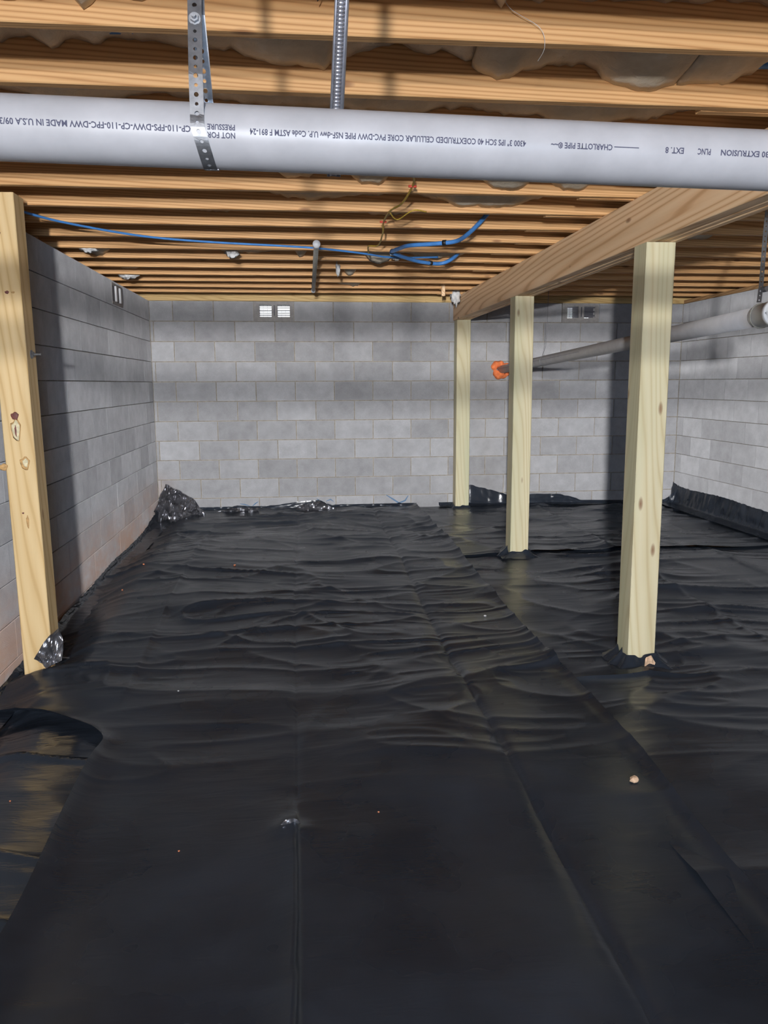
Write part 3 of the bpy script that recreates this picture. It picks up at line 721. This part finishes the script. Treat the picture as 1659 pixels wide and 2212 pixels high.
def flap(parent, along_, wall, top, name='upturned_edge', n=None, seed=0, foot=.13, lean=.012, ruff=.012):
    """film margin turned up the wall: profile sweeps from the floor to the scalloped top edge"""
    L = np.array(along_); m = 14; V, F = [], []
    for i, u in enumerate(L):
        zt = float(np.interp(u, [p[0] for p in top], [p[1] for p in top]))+.008*float(vnoise(u*30, 1, seed)-.5)
        for j in range(m):
            s = j/(m-1)
            if wall == 'back': z0 = float(zbase(u, YB-foot))+.004
            else: z0 = float(zbase((XL+foot) if wall == 'left' else (XR-foot), u))+.004
            h = max(zt-z0, .03)
            if s < .35: d = foot*(1-s/.35*.85); z = z0+h*.10*(s/.35)**2
            else: q = (s-.35)/.65; d = foot*.15*(1-q)+lean; z = z0+h*(.10+.90*q)
            rf = ruff*(float(vnoise(u*14, s*3, seed+1))-.5)*2*min(1, s*2.5)+ruff*.6*(float(ridge(u*6+s*2, s*2+u, seed+2))-.5)
            d = max(d+abs(rf)+.002, .006)
            V.append((u, YB-d, z) if wall == 'back' else ((XL+d, u, z) if wall == 'left' else (XR-d, u, z)))
    for i in range(len(L)-1):
        for j in range(m-1):
            a = i*m+j; F.append((a, a+1, a+m+1, a+m) if wall != 'back' else (a, a+m, a+m+1, a+1))
    o = mesh_obj(name, V, F, M['polyflap'], parent, True); return o
BT = prof_of([(330, 1105), (345, 1085), (450, 1112), (480, 1100), (510, 1092), (560, 1095), (620, 1088), (655, 1082), (690, 1080), (710, 1088), (730, 1096), (760, 1102), (790, 1103), (830, 1100), (870, 1099), (905, 1092), (940, 1094), (965, 1101), (985, 1098)], 8.35)
flap(mainS, np.arange(XL+.01, 1.27, .014), 'back', BT, seed=40)
BT2 = prof_of([(975, 1101), (990, 1096), (1014, 1046), (1035, 1052), (1060, 1058), (1095, 1068), (1120, 1068), (1150, 1067), (1210, 1067), (1240, 1074), (1270, 1086), (1295, 1091), (1340, 1092), (1420, 1088), (1440, 1076), (1458, 1066), (1468, 1058), (1473, 1046), (1480, 1060)], 8.35)
flap(farR, np.arange(1.5, XR-.004, .014), 'back', BT2, seed=44)
LT = [(8.34, -1.19), (8.0, -1.285), (7.6, -1.33), (7.26, -1.372), (6.8, -1.36), (6.2, -1.350), (5.6, -1.375), (4.8, -1.40), (4.35, -1.43), (4.15, -1.41), (3.8, -1.45), (3.6, -1.44), (3.2, -1.42), (2.5, -1.44)]
LT = sorted(LT)
flap(mainS, np.arange(3.66, YB-.01, .016), 'left', LT, seed=48, foot=.16)
flap(leftS, np.arange(2.0, 3.72, .016), 'left', LT, seed=52, foot=.16)
RT = [(2, -1.16), (5.5, -1.16), (6.55, -1.152), (7.35, -1.124), (7.9, -1.143), (8.2, -1.134), (8.35, -1.10)]
flap(farR, np.arange(6.03, YB-.01, .018), 'right', RT, seed=56, foot=.20)
flap(midR, np.arange(3.42, 6.05, .02), 'right', RT, seed=60, foot=.20)
flap(nearR, np.arange(2.4, 3.44, .02), 'right', RT, seed=60, foot=.20)

def crumple(name, outline, y_of, parent, mat, seed, amp=.03, n=26, scale=9):
    """crumpled gather: filled outline (x, z) with folded depth"""
    xs = [p[0] for p in outline]; zs = [p[1] for p in outline]; x0, x1, z0, z1 = min(xs), max(xs), min(zs), max(zs)
    def inside(x, z):
        c = False; j = len(outline)-1
        for i in range(len(outline)):
            (xi, zi), (xj, zj) = outline[i], outline[j]
            if (zi > z) != (zj > z) and x < (xj-xi)*(z-zi)/(zj-zi)+xi: c = not c
            j = i
        return c
    # column mapping: for every x the span bottom..top of the outline
    V, F = [], []; m = 20
    for i in range(n+1):
        x = x0+(x1-x0)*(i+.001)/(n+.002); hit = []
        for k in range(len(outline)):
            (xa, za), (xb, zb_) = outline[k], outline[(k+1) % len(outline)]
            if (xa <= x < xb) or (xb <= x < xa): hit.append(za+(zb_-za)*(x-xa)/(xb-xa))
        lo, hi = (min(hit), max(hit)) if len(hit) > 1 else (z0, z0+.001)
        for j in range(m+1):
            z = lo+(hi-lo)*j/m
            d = amp*(float(ridge(x*scale+z*4, z*scale*.8-x*3, seed))**2+.5*float(ridge(x*scale*2.3, z*scale*2, seed+1)))
            V.append((x, y_of(x, z)-d, z+.3*amp*(float(vnoise(x*scale*1.3, z*scale*1.3, seed+3))-.5)))
    for i in range(n):
        for j in range(m):
            a = i*(m+1)+j; F.append((a, a+m+1, a+m+2, a+1))
    return mesh_obj(name, V, F, M[mat], parent, False)
M['polyshine'] = m_simple('shiny_crumpled_polyethylene', (.20, .20, .22), .24, .75, 12, .5, .3)
cz = lambda l, Y: prof_of(l, Y)
crumple('corner_bunch', cz([(322, 1165), (330, 1110), (345, 1080), (358, 1046), (385, 1054), (415, 1074), (440, 1098), (452, 1112), (440, 1150), (400, 1160)], 8.22), lambda x, z: 8.28-.25*max(0, -1.05-z)-.05, mainS, 'polyshine', 3, .09, 60, 13)
crumple('corner_bunch', cz([(1440, 1095), (1448, 1074), (1462, 1060), (1472, 1044), (1480, 1062), (1500, 1078), (1500, 1100)], 8.22), lambda x, z: 8.27, farR, 'polyflap', 7, .03)
crumple('post_bunch', cz([(74, 1424), (88, 1398), (108, 1372), (126, 1356), (136, 1385), (134, 1425), (104, 1440)], 3.88), lambda x, z: 3.91-.15*max(0, -1.2-z), mainS, 'polyshine', 12, .025, 26, 14)
crumple('edge_ruffle', cz([(440, 1125), (470, 1105), (500, 1097), (560, 1096), (560, 1112), (500, 1118)], 8.2), lambda x, z: 8.22, mainS, 'polyshine', 15, .03)
crumple('edge_ruffle', cz([(640, 1092), (690, 1083), (720, 1097), (770, 1106), (770, 1112), (700, 1108), (640, 1102)], 8.2), lambda x, z: 8.22, mainS, 'polyshine', 17, .03, 40)
# cut margins of the film gathered round the posts
def collar(x0, y0, w, parent, seed, h=.06, out=.05):
    V, F = [], []; n = 72; m = 7
    for i in range(n):
        a = 2*math.pi*i/n; ca, sa = math.cos(a), math.sin(a); f = (w/2+.006)/max(abs(ca), abs(sa))
        hh = h*(.35+1.1*float(vnoise(i*.23, 3.1, seed)))*(.7 if sa < -.3 else 1.2)
        for j in range(m):
            s = j/(m-1); r = f+out*(1-s)**1.4*(1+.8*float(vnoise(i*.35, s*2, seed+1)))+.006*float(vnoise(i*1.1, s*5, seed+2))
            X__, Y__ = x0+w/2+ca*r, y0+w/2+sa*r
            V.append((X__, Y__, float(zbase(X__, Y__))-.02+(hh+.02)*s))
    for i in range(n):
        for j in range(m-1): F.append((i*m+j, ((i+1) % n)*m+j, ((i+1) % n)*m+j+1, i*m+j+1))
    return mesh_obj('post_collar', V, F, M['polyflap'], parent, True)
collar(1.633, 3.66, .142, midR, 61, .045, .055); collar(1.648, 5.96, .146, farR, 65, .035, .06); collar(1.655, 8.20, .146, farR, 69, .03, .04)
collar(-1.405, 3.95, .14, mainS, 73, .035, .07)

# ------------------------------------------------------------------ bits lying on the sheets
bpy.context.view_layer.update()
from mathutils.bvhtree import BVHTree
dg = bpy.context.evaluated_depsgraph_get()
trees = [BVHTree.FromObject(o, dg) for o in (mainS, leftS, farR, midR, nearR)]
def ground(x, y):
    z = -9
    for t in trees:
        h = t.ray_cast(Vector((x, y, 0)), Vector((0, 0, -1)))
        if h[0] is not None: z = max(z, h[0].z)
    return z
def pebble(name, x, y, r, mat, label, cat, flat=.7, seed=0, grp=None):
    bm = bmesh.new(); bmesh.ops.create_icosphere(bm, subdivisions=2, radius=1)
    for v in bm.verts:
        f = 1+.35*(float(vnoise(v.co.x*2+seed, v.co.y*2+v.co.z*1.7, seed))-.5); v.co = Vector((v.co.x*r*f, v.co.y*r*.85*f, v.co.z*r*flat*f))
    o = bm_obj(name, bm, M[mat], None, False, (x, y, ground(x, y)+r*flat*.82)); return tag(o, label, cat, grp)
pebble('stone', 1.150, 2.475, .017, 'stone', 'tan stone lying on the near right plastic', 'stone', .75, 3)
CR = [(-1.03, 2.68, .0035, 'orange clay crumb in the glossy near left strip'), (-.392, 2.268, .0035, 'orange clay crumb on the central sheet left of the middle fold'),
      (.238, 2.413, .0035, 'orange clay crumb on the central sheet right of the middle fold'), (-.487, 5.74, .009, 'orange clay fleck far out on the central sheet'),
      (-.574, 3.518, .004, 'pale crumb left of the middle fold, halfway out'), (-1.16, 5.85, .008, 'clay crumb beside the left wall'),
      (-1.2, 5.3, .006, 'clay crumb by the left wall nearer than the other'), (1.087, 4.454, .008, 'whitish crumb near the long lapped seam')]
for i, (x, y, r, lb) in enumerate(CR): pebble('clay_crumb', x, y, r, 'clay' if 'orange' in lb or 'clay' in lb else 'tuft', lb, 'crumb', .6, i+5)
crumple('torn_shred', [(-.085, ground(-.06, 2.335)-.002), (-.07, ground(-.06, 2.335)+.010), (-.05, ground(-.06, 2.335)+.016), (-.03, ground(-.06, 2.335)+.012), (-.02, ground(-.06, 2.335)-.002)], lambda x, z: 2.335, mainS, 'polyshine', 21, .012, 16, 30)
zt = ground(1.73, 3.58)
crumple('torn_shred', [(1.70, zt-.004), (1.705, zt+.05), (1.735, zt+.06), (1.76, zt+.02), (1.75, zt-.004)], lambda x, z: 3.62, midR, 'stone', 23, .012, 14, 14).name = 'torn_shred'
